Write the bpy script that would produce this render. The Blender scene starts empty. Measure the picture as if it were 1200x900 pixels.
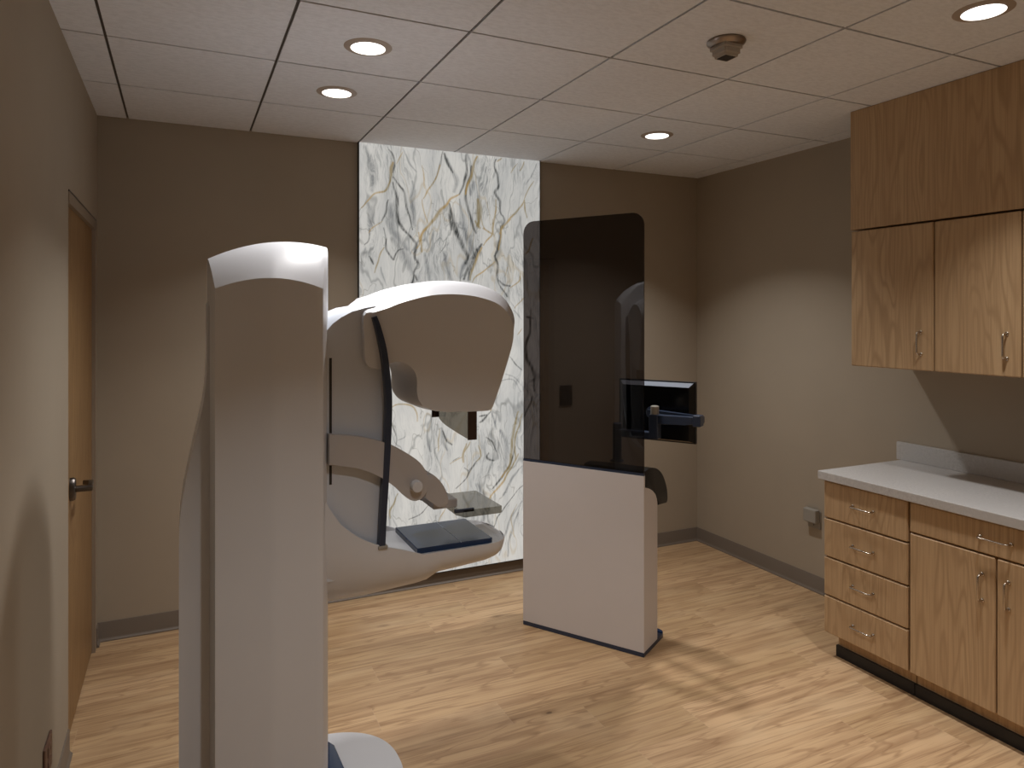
import bpy, bmesh, math, random
import numpy as np
from mathutils import Vector, Matrix
random.seed(7)
S = bpy.context.scene
COL = S.collection
PI = math.pi
TILE = 0.6096
XL, XR, YB, YF, H = -0.14, 3.80, 0.61, -4.27, 2.743
YC = -1.065                                   # centre line of the imaging machine

# ------------------------------------------------------------------ materials
def srgb(r, g, b):
    f = lambda c: (c/255/12.92) if c/255 <= .04045 else ((c/255+.055)/1.055)**2.4
    return (f(r), f(g), f(b), 1)

class NT:
    def __init__(s, name):
        s.m = bpy.data.materials.new(name); s.m.use_nodes = True
        s.t = s.m.node_tree; s.t.nodes.clear()
        s.out = s.n('ShaderNodeOutputMaterial')
    def n(s, typ, **kw):
        nd = s.t.nodes.new(typ)
        for k, v in kw.items():
            if k.startswith('i_'):
                key = k[2:]
                key = int(key) if key.isdigit() else key.replace('_', ' ')
                nd.inputs[key].default_value = v
            else: setattr(nd, k, v)
        return nd
    def l(s, a, b): s.t.links.new(a, b)
    def math(s, op, a, b=None, c=None, clamp=False):
        nd = s.n('ShaderNodeMath', operation=op, use_clamp=clamp)
        for i, v in enumerate((a, b, c)):
            if v is None: continue
            if isinstance(v, (int, float)): nd.inputs[i].default_value = v
            else: s.l(v, nd.inputs[i])
        return nd.outputs[0]
    def mix(s, fac, a, b, blend='MIX'):
        nd = s.n('ShaderNodeMix', data_type='RGBA', blend_type=blend)
        for i, v in ((0, fac), (6, a), (7, b)):
            if isinstance(v, (int, float, tuple)): nd.inputs[i].default_value = v
            else: s.l(v, nd.inputs[i])
        return nd.outputs[2]
    def maprange(s, v, a, b, c=0., d=1., smooth=True):
        nd = s.n('ShaderNodeMapRange', interpolation_type='SMOOTHSTEP' if smooth else 'LINEAR')
        s.l(v, nd.inputs[0])
        for i, x in enumerate((a, b, c, d)): nd.inputs[i+1].default_value = x
        return nd.outputs[0]
    def pos(s):
        return s.n('ShaderNodeNewGeometry').outputs['Position']
    def obj(s):
        return s.n('ShaderNodeTexCoord').outputs['Object']
    def mapping(s, vec, scale=(1,1,1), loc=(0,0,0), rot=(0,0,0)):
        nd = s.n('ShaderNodeMapping'); s.l(vec, nd.inputs[0])
        nd.inputs['Scale'].default_value = scale; nd.inputs['Location'].default_value = loc
        nd.inputs['Rotation'].default_value = rot
        return nd.outputs[0]
    def noise(s, vec, scale=5., detail=3., rough=.5, dist=0.):
        nd = s.n('ShaderNodeTexNoise')
        if vec is not None: s.l(vec, nd.inputs['Vector'])
        nd.inputs['Scale'].default_value = scale; nd.inputs['Detail'].default_value = detail
        nd.inputs['Roughness'].default_value = rough; nd.inputs['Distortion'].default_value = dist
        return nd
    def bsdf(s, col, rough=.5, spec=.5, metal=0., bump=None, bstr=.1, bdist=.002, coat=0.):
        b = s.n('ShaderNodeBsdfPrincipled')
        for k, v in (('Base Color', col), ('Roughness', rough)):
            if isinstance(v, (int, float, tuple)): b.inputs[k].default_value = v
            else: s.l(v, b.inputs[k])
        b.inputs['Specular IOR Level'].default_value = spec
        b.inputs['Metallic'].default_value = metal
        b.inputs['Coat Weight'].default_value = coat
        if bump is not None:
            bp = s.n('ShaderNodeBump'); s.l(bump, bp.inputs['Height'])
            bp.inputs['Strength'].default_value = bstr; bp.inputs['Distance'].default_value = bdist
            s.l(bp.outputs[0], b.inputs['Normal'])
        s.l(b.outputs[0], s.out.inputs[0])
        return b

def paint(name, col, rough=.5, spec=.4, var=.03, scale=6., bump=0.):
    t = NT(name)
    nz = t.noise(t.pos(), scale, 3)
    v = t.maprange(nz.outputs[0], .3, .7, 1-var, 1+var, False)
    c = t.mix(1., col, v, 'MULTIPLY')
    if bump:
        fine = t.noise(t.pos(), 260., 2)
        t.bsdf(c, rough, spec, bump=fine.outputs[0], bstr=bump, bdist=.001)
    else: t.bsdf(c, rough, spec)
    return t.m

def metal(name, col, rough=.25):
    t = NT(name)
    nz = t.noise(t.mapping(t.pos(), (60, 60, 4)), 8., 2)
    r = t.maprange(nz.outputs[0], .3, .7, rough*.85, rough*1.15, False)
    t.bsdf(col, r, .5, 1.)
    return t.m

def wood(name, a, b, c, rough=.45, axis='Z', spec=.35):
    """maple-like veneer with straight grain and cathedral figure running along one axis"""
    t = NT(name)
    p = t.pos()
    info = t.n('ShaderNodeObjectInfo')
    off = t.math('MULTIPLY', info.outputs['Random'], 13.)
    cmb = t.n('ShaderNodeCombineXYZ'); t.l(off, cmb.inputs[0]); t.l(off, cmb.inputs[1]); t.l(off, cmb.inputs[2])
    add = t.n('ShaderNodeVectorMath', operation='ADD'); t.l(p, add.inputs[0]); t.l(cmb.outputs[0], add.inputs[1])
    v = add.outputs[0]
    sc = (1., 1., .13) if axis == 'Z' else (1., .13, 1.)
    big = t.noise(t.mapping(v, sc), 5.0, 2, .5, .2)
    ring = t.math('FRACT', t.math('MULTIPLY', big.outputs[0], 17.))
    ring = t.math('ABSOLUTE', t.math('SUBTRACT', t.math('MULTIPLY', ring, 2.), 1.))
    fs = (1., 1., .02) if axis == 'Z' else (1., .02, 1.)
    fine = t.noise(t.mapping(v, fs), 120., 3, .6)
    broad = t.noise(t.mapping(v, (1, 1, .05)), 9., 2)
    col = t.mix(t.math('MULTIPLY', t.maprange(ring, .45, 1.), .9), a, b)
    col = t.mix(t.math('MULTIPLY', t.maprange(broad.outputs[0], .35, .68), .6), col, c)
    col = t.mix(t.math('MULTIPLY', t.maprange(fine.outputs[0], .42, .66), .7), col, b)
    t.bsdf(col, rough, spec, bump=fine.outputs[0], bstr=.05, bdist=.0005)
    return t.m

M = {}
M['wall'] = paint('wall_paint', srgb(168, 156, 139), .75, .25, .02, 3., .08)
M['base'] = paint('baseboard_vinyl', srgb(116, 105, 94), .42, .4, .02)
M['white'] = paint('machine_white', srgb(206, 207, 211), .36, .45, .01)
M['screen_white'] = paint('shield_white', srgb(208, 202, 200), .5, .35, .01)
M['arm_white'] = paint('arm_white', srgb(196, 201, 210), .36, .4, .01)
M['grey'] = paint('machine_grey', srgb(178, 174, 173), .45, .4, .01)
M['slot'] = paint('slot_dark', srgb(52, 48, 46), .6, .3, .02)
M['navy'] = paint('navy_plastic', srgb(42, 53, 74), .32, .5, .03)
M['navy_plate'] = paint('navy_plate', srgb(36, 54, 84), .16, .25, .03)
M['black'] = paint('black_plastic', srgb(24, 24, 26), .4, .4, .05)
M['black_gloss'] = paint('black_gloss', srgb(10, 10, 12), .2, .5, .05)
M['chrome'] = metal('brushed_chrome', srgb(190, 180, 168), .22)
M['dark_metal'] = metal('dark_metal', srgb(110, 104, 100), .32)
M['nickel'] = metal('nickel_trim', srgb(150, 138, 128), .35)
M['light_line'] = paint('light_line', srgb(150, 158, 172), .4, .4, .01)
M['counter'] = None
M['wood'] = wood('maple_veneer', srgb(190, 160, 123), srgb(166, 136, 101), srgb(180, 149, 113))
M['doorwood'] = wood('door_veneer', srgb(158, 126, 86), srgb(138, 106, 70), srgb(148, 115, 77))
M['frame'] = paint('door_frame_paint', srgb(150, 136, 119), .5, .35, .01)
M['outlet'] = paint('outlet_plastic', srgb(150, 145, 136), .5, .4, .01)
M['outlet_brown'] = paint('outlet_brown', srgb(112, 84, 70), .5, .35, .02)
M['switch_dark'] = paint('switch_dark', srgb(52, 34, 26), .45, .4, .03)

def counter_mat():
    t = NT('white_quartz')
    n1 = t.noise(t.pos(), 90., 4, .7)
    n2 = t.noise(t.pos(), 4., 3)
    c = t.mix(t.maprange(n1.outputs[0], .35, .7), srgb(196, 194, 192), srgb(180, 178, 176))
    c = t.mix(t.maprange(n2.outputs[0], .45, .75), c, srgb(188, 186, 184))
    t.bsdf(c, .35, .4); return t.m
M['counter'] = counter_mat()

def ceiling_mat():
    t = NT('acoustic_tile')
    p = t.pos()
    n1 = t.noise(t.mapping(p, (1, 2.2, 1)), 34., 5, .7)
    n2 = t.noise(p, 240., 2, .6)
    c = t.mix(t.maprange(n1.outputs[0], .35, .7), srgb(235, 238, 244), srgb(223, 226, 232))
    t.bsdf(c, .9, .1, bump=n2.outputs[0], bstr=.25, bdist=.001); return t.m
M['ceiling'] = ceiling_mat()
M['trim'] = paint('downlight_trim', srgb(172, 158, 146), .45, .4, .02)
M['sensor'] = paint('sensor_grey', srgb(168, 160, 150), .4, .45, .03)
M['grid'] = paint('ceiling_grid', srgb(84, 78, 72), .6, .3, .01)

def floor_mat():
    """oak-look vinyl planks, 0.18 m wide and 1.22 m long, running along X"""
    t = NT('oak_plank_vinyl')
    p = t.pos()
    sp = t.n('ShaderNodeSeparateXYZ'); t.l(p, sp.inputs[0])
    W, L = .1829, 1.22
    ry = t.math('DIVIDE', t.math('ADD', sp.outputs[1], 20.), W)
    row = t.math('FLOOR', ry); fy = t.math('FRACT', ry)
    wn = t.n('ShaderNodeTexWhiteNoise', noise_dimensions='1D'); t.l(row, wn.inputs['W'])
    rx = t.math('ADD', t.math('DIVIDE', t.math('ADD', sp.outputs[0], 20.), L), wn.outputs[0])
    colx = t.math('FLOOR', rx); fx = t.math('FRACT', rx)
    wn2 = t.n('ShaderNodeTexWhiteNoise', noise_dimensions='2D')
    cb = t.n('ShaderNodeCombineXYZ'); t.l(row, cb.inputs[0]); t.l(colx, cb.inputs[1]); t.l(cb.outputs[0], wn2.inputs['Vector'])
    rnd = wn2.outputs[0]
    o = t.n('ShaderNodeCombineXYZ')
    t.l(t.math('MULTIPLY', rnd, 37.), o.inputs[0]); t.l(t.math('MULTIPLY', rnd, 91.), o.inputs[1]); t.l(t.math('MULTIPLY', rnd, 17.), o.inputs[2])
    add = t.n('ShaderNodeVectorMath', operation='ADD'); t.l(p, add.inputs[0]); t.l(o.outputs[0], add.inputs[1])
    v = add.outputs[0]
    big = t.noise(t.mapping(v, (.11, 1., 1)), 7., 3, .55, .5)
    ring = t.math('FRACT', t.math('MULTIPLY', big.outputs[0], 9.))
    ring = t.math('ABSOLUTE', t.math('SUBTRACT', t.math('MULTIPLY', ring, 2.), 1.))
    fine = t.noise(t.mapping(v, (.026, 1, 1)), 88., 4, .62)
    mid = t.noise(t.mapping(v, (.045, 1, 1)), 22., 3, .6)
    blot = t.noise(t.mapping(v, (.5, 1, 1)), 4.5, 3, .5)
    c = t.mix(rnd, srgb(201, 168, 130), srgb(187, 156, 117))
    c = t.mix(t.math('MULTIPLY', t.maprange(mid.outputs[0], .40, .66), .62), c, srgb(151, 117, 85))
    c = t.mix(t.math('MULTIPLY', t.maprange(ring, .68, 1.), .5), c, srgb(141, 107, 76))
    c = t.mix(t.math('MULTIPLY', t.maprange(fine.outputs[0], .48, .72), .55), c, srgb(124, 92, 63))
    c = t.mix(t.math('MULTIPLY', t.maprange(blot.outputs[0], .5, .78), .3), c, srgb(219, 193, 156))
    # knots
    vo = t.n('ShaderNodeTexVoronoi', feature='F1'); t.l(t.mapping(v, (.55, 1.15, 1)), vo.inputs['Vector']); vo.inputs['Scale'].default_value = 2.7
    wob = t.noise(v, 40., 2)
    kd = t.math('ADD', vo.outputs['Distance'], t.math('MULTIPLY', t.math('SUBTRACT', wob.outputs[0], .5), .035))
    halo = t.maprange(kd, .02, .085, 1., 0.)
    c = t.mix(t.math('MULTIPLY', halo, .45), c, srgb(116, 88, 62))
    core = t.maprange(kd, .008, .03, 1., 0.)
    c = t.mix(t.math('MULTIPLY', core, .75), c, srgb(75, 51, 35))
    # joints
    ey = t.math('MINIMUM', fy, t.math('SUBTRACT', 1., fy))
    ex = t.math('MINIMUM', fx, t.math('SUBTRACT', 1., fx))
    jy = t.maprange(ey, .004, .012, 1., 0.); jx = t.maprange(ex, .0006, .002, 1., 0.)
    j = t.math('MAXIMUM', t.math('MULTIPLY', jy, .12), t.math('MULTIPLY', jx, .30))
    c = t.mix(j, c, srgb(197, 171, 141))
    t.bsdf(c, .48, .32, bump=fine.outputs[0], bstr=.06, bdist=.0006)
    return t.m
M['floor'] = floor_mat()

def glass(name, tint, ior=1.5, rough=0.0):
    t = NT(name)
    tr = t.n('ShaderNodeBsdfTransparent'); tr.inputs[0].default_value = tint
    gl = t.n('ShaderNodeBsdfGlossy'); gl.inputs[0].default_value = (1, 1, 1, 1); gl.inputs['Roughness'].default_value = rough
    fr = t.n('ShaderNodeFresnel'); fr.inputs[0].default_value = ior
    mx = t.n('ShaderNodeMixShader')
    geo = t.n('ShaderNodeNewGeometry')       # reflect only where light enters from air
    t.l(t.math('MULTIPLY', fr.outputs[0], t.math('SUBTRACT', 1., geo.outputs['Backfacing'])), mx.inputs[0]); t.l(tr.outputs[0], mx.inputs[1]); t.l(gl.outputs[0], mx.inputs[2])
    t.l(mx.outputs[0], t.out.inputs[0]); return t.m
M['dark_glass'] = glass('smoked_glass', (.325, .305, .30, 1), 1.42)
M['paddle'] = glass('smoked_acrylic', (.47, .455, .42, 1), 1.4)

def lens_mat():
    t = NT('downlight_lens')
    e = t.n('ShaderNodeEmission'); e.inputs[0].default_value = (1, .95, .88, 1); e.inputs[1].default_value = 6.0
    tr = t.n('ShaderNodeBsdfTransparent'); ad = t.n('ShaderNodeMixShader', i_0=.3)   # frosted lens that lets the lamp through
    t.l(tr.outputs[0], ad.inputs[1]); t.l(e.outputs[0], ad.inputs[2]); t.l(ad.outputs[0], t.out.inputs[0]); return t.m
M['lens'] = lens_mat()

# ------------------------------------------------------------------ mesh helpers
LOCAL = set()        # names of things whose parts are built in the thing's own frame
def empty(name, loc, label, cat, group=None, rz=0., local=False):
    o = bpy.data.objects.new(name, None); COL.objects.link(o)
    o.empty_display_size = .05
    o.location = loc; o.rotation_euler = (0, 0, rz)
    o['label'] = label; o['category'] = cat
    if group: o['group'] = group
    if local: LOCAL.add(o.name)
    return o
def finish(name, bm, mat, root=None, parent=None, smooth=None):
    bmesh.ops.recalc_face_normals(bm, faces=bm.faces)
    me = bpy.data.meshes.new(name)
    if root is not None and root.name not in LOCAL:
        bmesh.ops.translate(bm, verts=bm.verts, vec=-root.location)
    bm.to_mesh(me); bm.free()
    if smooth is not None:
        for p in me.polygons: p.use_smooth = True
        me.set_sharp_from_angle(angle=math.radians(smooth))
    me.materials.append(mat)
    o = bpy.data.objects.new(name, me); COL.objects.link(o)
    p = parent if parent is not None else root
    if p is not None: o.parent = p
    return o

def tag(o, label, cat, group=None):
    o['label'] = label; o['category'] = cat
    if group: o['group'] = group
    return o
def struct(o): o['kind'] = 'structure'; return o

def box(bm, x0, x1, y0, y1, z0, z1, bev=0., seg=2):
    vs = [bm.verts.new((x, y, z)) for x in (x0, x1) for y in (y0, y1) for z in (z0, z1)]
    q = [(0,1,3,2), (4,6,7,5), (0,4,5,1), (2,3,7,6), (0,2,6,4), (1,5,7,3)]
    fs = [bm.faces.new([vs[i] for i in f]) for f in q]
    if bev:
        es = list({e for f in fs for e in f.edges})
        bmesh.ops.bevel(bm, geom=es, offset=bev, segments=seg, profile=.5, affect='EDGES')
    return bm
def B(*a, **k): return box(bmesh.new(), *a, **k)

def prism(bm, prof, a, b, plane='xz', bev=0., seg=2):
    """extrude a polygon; plane xz -> along y, yz -> along x, xy -> along z"""
    mk = {'xz': lambda p, t: (p[0], t, p[1]), 'yz': lambda p, t: (t, p[0], p[1]), 'xy': lambda p, t: (p[0], p[1], t)}[plane]
    A = [bm.verts.new(mk(p, a)) for p in prof]; Bv = [bm.verts.new(mk(p, b)) for p in prof]
    f1 = bm.faces.new(A); f2 = bm.faces.new(Bv[::-1]); n = len(prof)
    for i in range(n): bm.faces.new((A[i], Bv[i], Bv[(i+1) % n], A[(i+1) % n]))
    if bev:
        es = list(f1.edges) + list(f2.edges)
        bmesh.ops.bevel(bm, geom=es, offset=bev, segments=seg, profile=.5, affect='EDGES')
    return bm

def loft(bm, rings, cap=True):
    V = [[bm.verts.new(p) for p in r] for r in rings]
    n = len(V[0])
    for a, b in zip(V, V[1:]):
        for i in range(n): bm.faces.new((a[i], b[i], b[(i+1) % n], a[(i+1) % n]))
    if cap: bm.faces.new(V[0][::-1]); bm.faces.new(V[-1])
    return bm

def lathe(bm, prof, c, seg=40, axis='z', cap=True):
    rings = []
    for r, h in prof:
        rr = []
        for k in range(seg):
            a = 2*PI*k/seg
            d = (r*math.cos(a), r*math.sin(a), h)
            if axis == 'y': d = (d[0], h, d[1])
            if axis == 'x': d = (h, d[0], d[1])
            rr.append((c[0]+d[0], c[1]+d[1], c[2]+d[2]))
        rings.append(rr)
    return loft(bm, rings, cap)

def tube(bm, pts, r, seg=12):
    pts = [Vector(p) for p in pts]; rings = []
    up = None
    for i, p in enumerate(pts):
        t = (pts[min(i+1, len(pts)-1)] - pts[max(i-1, 0)]).normalized()
        if up is None:
            up = Vector((0, 0, 1)) if abs(t.z) < .9 else Vector((1, 0, 0))
        s = t.cross(up).normalized(); up = s.cross(t).normalized()
        rings.append([tuple(p + s*(r*math.cos(2*PI*k/seg)) + up*(r*math.sin(2*PI*k/seg))) for k in range(seg)])
    return loft(bm, rings)

def catmull(P, n=6, closed=False):
    out = []; N = len(P)
    rng = range(N) if closed else range(N-1)
    for i in rng:
        g = (lambda k: P[k % N]) if closed else (lambda k: P[min(max(k, 0), N-1)])
        p0, p1, p2, p3 = (np.array(g(i+k-1), float) for k in range(4))
        for k in range(n):
            t = k/n
            out.append(tuple(.5*((2*p1)+(p2-p0)*t+(2*p0-5*p1+4*p2-p3)*t*t+(3*p1-p0-3*p2+p3)*t**3)))
    if not closed: out.append(tuple(P[-1]))
    return out

def normals2d(P):
    """outward unit normals of a closed polygon"""
    A = np.array(P, float); area = 0
    for i in range(len(A)):
        j = (i+1) % len(A); area += A[i, 0]*A[j, 1]-A[j, 0]*A[i, 1]
    t = np.roll(A, -1, 0)-np.roll(A, 1, 0)
    n = np.stack([t[:, 1], -t[:, 0]], 1)
    if area < 0: n = -n
    return n/np.maximum(np.linalg.norm(n, axis=1, keepdims=True), 1e-9)

def shell_solid(bm, side, hw, yc, rings, wf):
    """solid whose flat side faces (outline `side` in XZ) are at yc-hw and yc+hw and whose rim swells outwards by wf(normal)"""
    A = np.array(side, float); N = normals2d(side)
    w = np.array([wf(n, p) for n, p in zip(N, A)])
    for _ in range(4): w = .25*np.roll(w, 1)+.5*w+.25*np.roll(w, -1)
    R = []
    full = [(-hw+dy, fr) for dy, fr in rings] + [(hw-dy, fr) for dy, fr in rings[::-1]]
    for y, fr in full:
        Q = A+N*(w*fr)[:, None]
        R.append([(q[0], yc+y, q[1]) for q in Q])
    return loft(bm, R)

# ------------------------------------------------------------------ room shell
def room():
    struct(finish('floor', B(XL-.2, XR+.1, YF-.1, YB+.1, -.1, 0), M['floor']))
    # ceiling: one slab of lay-in tiles with recessed joints
    bm = bmesh.new(); g = .0056
    i0, i1 = -1, int(XR/TILE)+1
    j0, j1 = int(YF/TILE)-2, 2
    for i in range(i0, i1+1):
        for j in range(j0, j1+1):
            x0, x1 = max(i*TILE+g, XL-.02), min((i+1)*TILE-g, XR+.02)
            y0, y1 = max(j*TILE+g, YF-.02), min((j+1)*TILE-g, YB+.02)
            if x1-x0 > .005 and y1-y0 > .005: box(bm, x0, x1, y0, y1, H, H+.02)
    c = struct(finish('ceiling', bm, M['ceiling']))
    finish('ceiling_grid', B(XL-.1, XR+.1, YF-.1, YB+.1, H+.008, H+.06), M['grid'], parent=c)
    struct(finish('wall_back', B(XL-.2, XR+.1, YB, YB+.1, 0, H+.05), M['wall']))
    struct(finish('wall_right', B(XR, XR+.1, YF, YB, 0, H+.05), M['wall']))
    struct(finish('wall_front', B(XL-.2, XR+.1, YF-.1, YF, 0, H+.05), M['wall']))
    bm = bmesh.new()
    box(bm, XL-.12, XL, YF, -.425, 0, H+.05)
    box(bm, XL-.12, XL, .53, YB, 0, H+.05)
    box(bm, XL-.12, XL, -.425, .53, 2.190, H+.05)
    struct(finish('wall_left', bm, M['wall']))
    # cove base
    def cove(name, segs):
        bm = bmesh.new()
        for (px, py), (qx, qy), (nx, ny) in segs:
            prof = [(0, .0), (.016, 0), (.0155, .006), (.009, .012), (.006, .020), (.006, .096), (.004, .1), (0, .1)]
            A = [bm.verts.new((px+nx*d, py+ny*d, z)) for d, z in prof]
            C_ = [bm.verts.new((qx+nx*d, qy+ny*d, z)) for d, z in prof]
            n = len(prof)
            bm.faces.new(A); bm.faces.new(C_[::-1])
            for i in range(n): bm.faces.new((A[i], C_[i], C_[(i+1) % n], A[(i+1) % n]))
        return struct(finish(name, bm, M['base'], smooth=35))
    cove('baseboard_back', [((XL, YB), (XR, YB), (0, -1))])
    cove('baseboard_right', [((XR, YB), (XR, -1.03), (-1, 0)), ((XR, -2.34), (XR, YF), (-1, 0))])
    cove('baseboard_left', [((XL, -.435), (XL, YF), (1, 0)), ((XL, .535), (XL, YB), (1, 0))])
    cove('baseboard_front', [((XL, YF), (XR, YF), (0, 1))])
    # door in the left wall
    d = struct(finish('door_1', B(XL-.060, XL-.012, -.388, .485, .008, 2.137, .002), M['doorwood']))
    bm = bmesh.new()
    for y0, y1, z0, z1 in ((.48, .524, 0, 2.182), (-.425, .524, 2.137, 2.182)):
        box(bm, XL-.115, XL+.004, y0, y1, z0, z1)
    box(bm, XL-.115, XL-.011, -.425, -.38, 0, 2.137)
    fr = finish('door_frame', bm, M['frame'], parent=d); fr['label'] = 'painted metal door frame'
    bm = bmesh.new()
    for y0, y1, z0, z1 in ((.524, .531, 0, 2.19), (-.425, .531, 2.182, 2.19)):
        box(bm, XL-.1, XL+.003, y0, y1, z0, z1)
    finish('frame_gap_shade', bm, M['black'], parent=fr)  # black strips stand in for the shade in the gap round the frame
    DX, HY, HZ = XL-.012, -.285, .995
    bm = bmesh.new(); lathe(bm, [(.0475, 0), (.0475, .014), (.042, .020)], (DX, HY, HZ), 36, 'x')
    for v in bm.verts: v.co.y = HY+(v.co.y-HY)*.62
    hd = finish('door_handle', bm, M['dark_metal'], parent=d, smooth=40); hd['label'] = 'dark metal lever handle'
    bm = bmesh.new(); lathe(bm, [(.013, .018), (.013, .078), (.010, .081)], (DX, HY, HZ), 20, 'x')
    finish('handle_neck', bm, M['dark_metal'], parent=hd, smooth=40)
    bm = bmesh.new(); prism(bm, [(DX+.060, HY-.012), (DX+.076, HY-.012), (DX+.072, HY+.118), (DX+.034, HY+.128), (DX+.032, HY+.116), (DX+.058, HY+.105)], HZ-.009, HZ+.009, 'xy', .003, 2)
    finish('lever', bm, M['dark_metal'], parent=hd, smooth=40)
room()

# ------------------------------------------------------------------ marble panel
def marble_mat():
    t = NT('backlit_marble')
    p = t.obj()
    warp = t.noise(t.mapping(p, (1, 1, .45)), 2.6, 4, .55)
    wv = t.n('ShaderNodeVectorMath', operation='MULTIPLY_ADD')
    t.l(warp.outputs['Color'], wv.inputs[0]); wv.inputs[1].default_value = (.34, 0, .34); t.l(p, wv.inputs[2])
    v = wv.outputs[0]
    rot = t.mapping(v, (1, 1, .28), rot=(0, .32, 0))
    base = t.noise(rot, 5., 4, .6)
    strands = t.noise(t.mapping(v, (1, 1, .10), rot=(0, .25, 0)), 95., 4, .75)
    dens = t.noise(t.mapping(v, (1, 1, .3), rot=(0, .3, 0)), 4.2, 3, .55)
    dm = t.maprange(dens.outputs[0], .44, .66)
    c = t.mix(t.maprange(base.outputs[0], .35, .7), srgb(222, 221, 216), srgb(198, 199, 197))
    sd = t.math('MULTIPLY', t.maprange(strands.outputs[0], .44, .66), t.math('MULTIPLY_ADD', dm, .62, .12))
    c = t.mix(sd, c, srgb(124, 127, 128))
    # thin ridged dark veins
    def ridge(scale, stretch, ang, wdt, off):
        nz = t.noise(t.mapping(v, (1, 1, stretch), loc=(off, off, off), rot=(0, ang, 0)), scale, 3, .55)
        return t.maprange(t.math('ABSOLUTE', t.math('SUBTRACT', nz.outputs[0], .5)), 0., wdt, 1., 0.)
    r1 = ridge(3.2, .33, .35, .012, 3.1); r2 = ridge(4.6, .4, -.2, .006, 8.3); r3 = ridge(2.4, .36, .5, .010, 5.7)
    c = t.mix(t.math('MULTIPLY', r1, .4), c, srgb(84, 88, 88))
    c = t.mix(t.math('MULTIPLY', r2, .4), c, srgb(120, 118, 108))
    c = t.mix(t.math('MULTIPLY', r3, .25), c, srgb(178, 150, 84))
    # the slab's main veins live in the mesh's own attributes (grey, gold, dark)
    a = t.n('ShaderNodeAttribute', attribute_name='veins')
    s = t.n('ShaderNodeSeparateColor'); t.l(a.outputs['Color'], s.inputs[0])
    jit = t.maprange(strands.outputs[0], .35, .65, .45, 1.)
    c = t.mix(t.math('MULTIPLY', s.outputs[0], t.math('MULTIPLY', jit, .9)), c, srgb(104, 108, 112))
    c = t.mix(t.math('MULTIPLY', s.outputs[2], t.math('MULTIPLY', jit, 1.)), c, srgb(56, 59, 58))
    gm = t.maprange(strands.outputs[0], .4, .62, .7, 1.)
    gc = t.mix(t.maprange(base.outputs[0], .4, .62), srgb(184, 150, 84), srgb(138, 122, 78))
    c = t.mix(t.math('MULTIPLY', s.outputs[1], t.math('MULTIPLY', gm, .9)), c, gc)
    bs = t.n('ShaderNodeBsdfPrincipled'); t.l(t.mix(1., c, (.35, .35, .35, 1), 'MULTIPLY'), bs.inputs['Base Color']); bs.inputs['Roughness'].default_value = .3
    bs.inputs['Specular IOR Level'].default_value = .3
    t.l(c, bs.inputs['Emission Color']); bs.inputs['Emission Strength'].default_value = .72
    t.l(bs.outputs[0], t.out.inputs[0]); return t.m
M['marble'] = marble_mat()
PX0, PX1, PZ0 = 1.222, 2.44, .085
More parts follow.
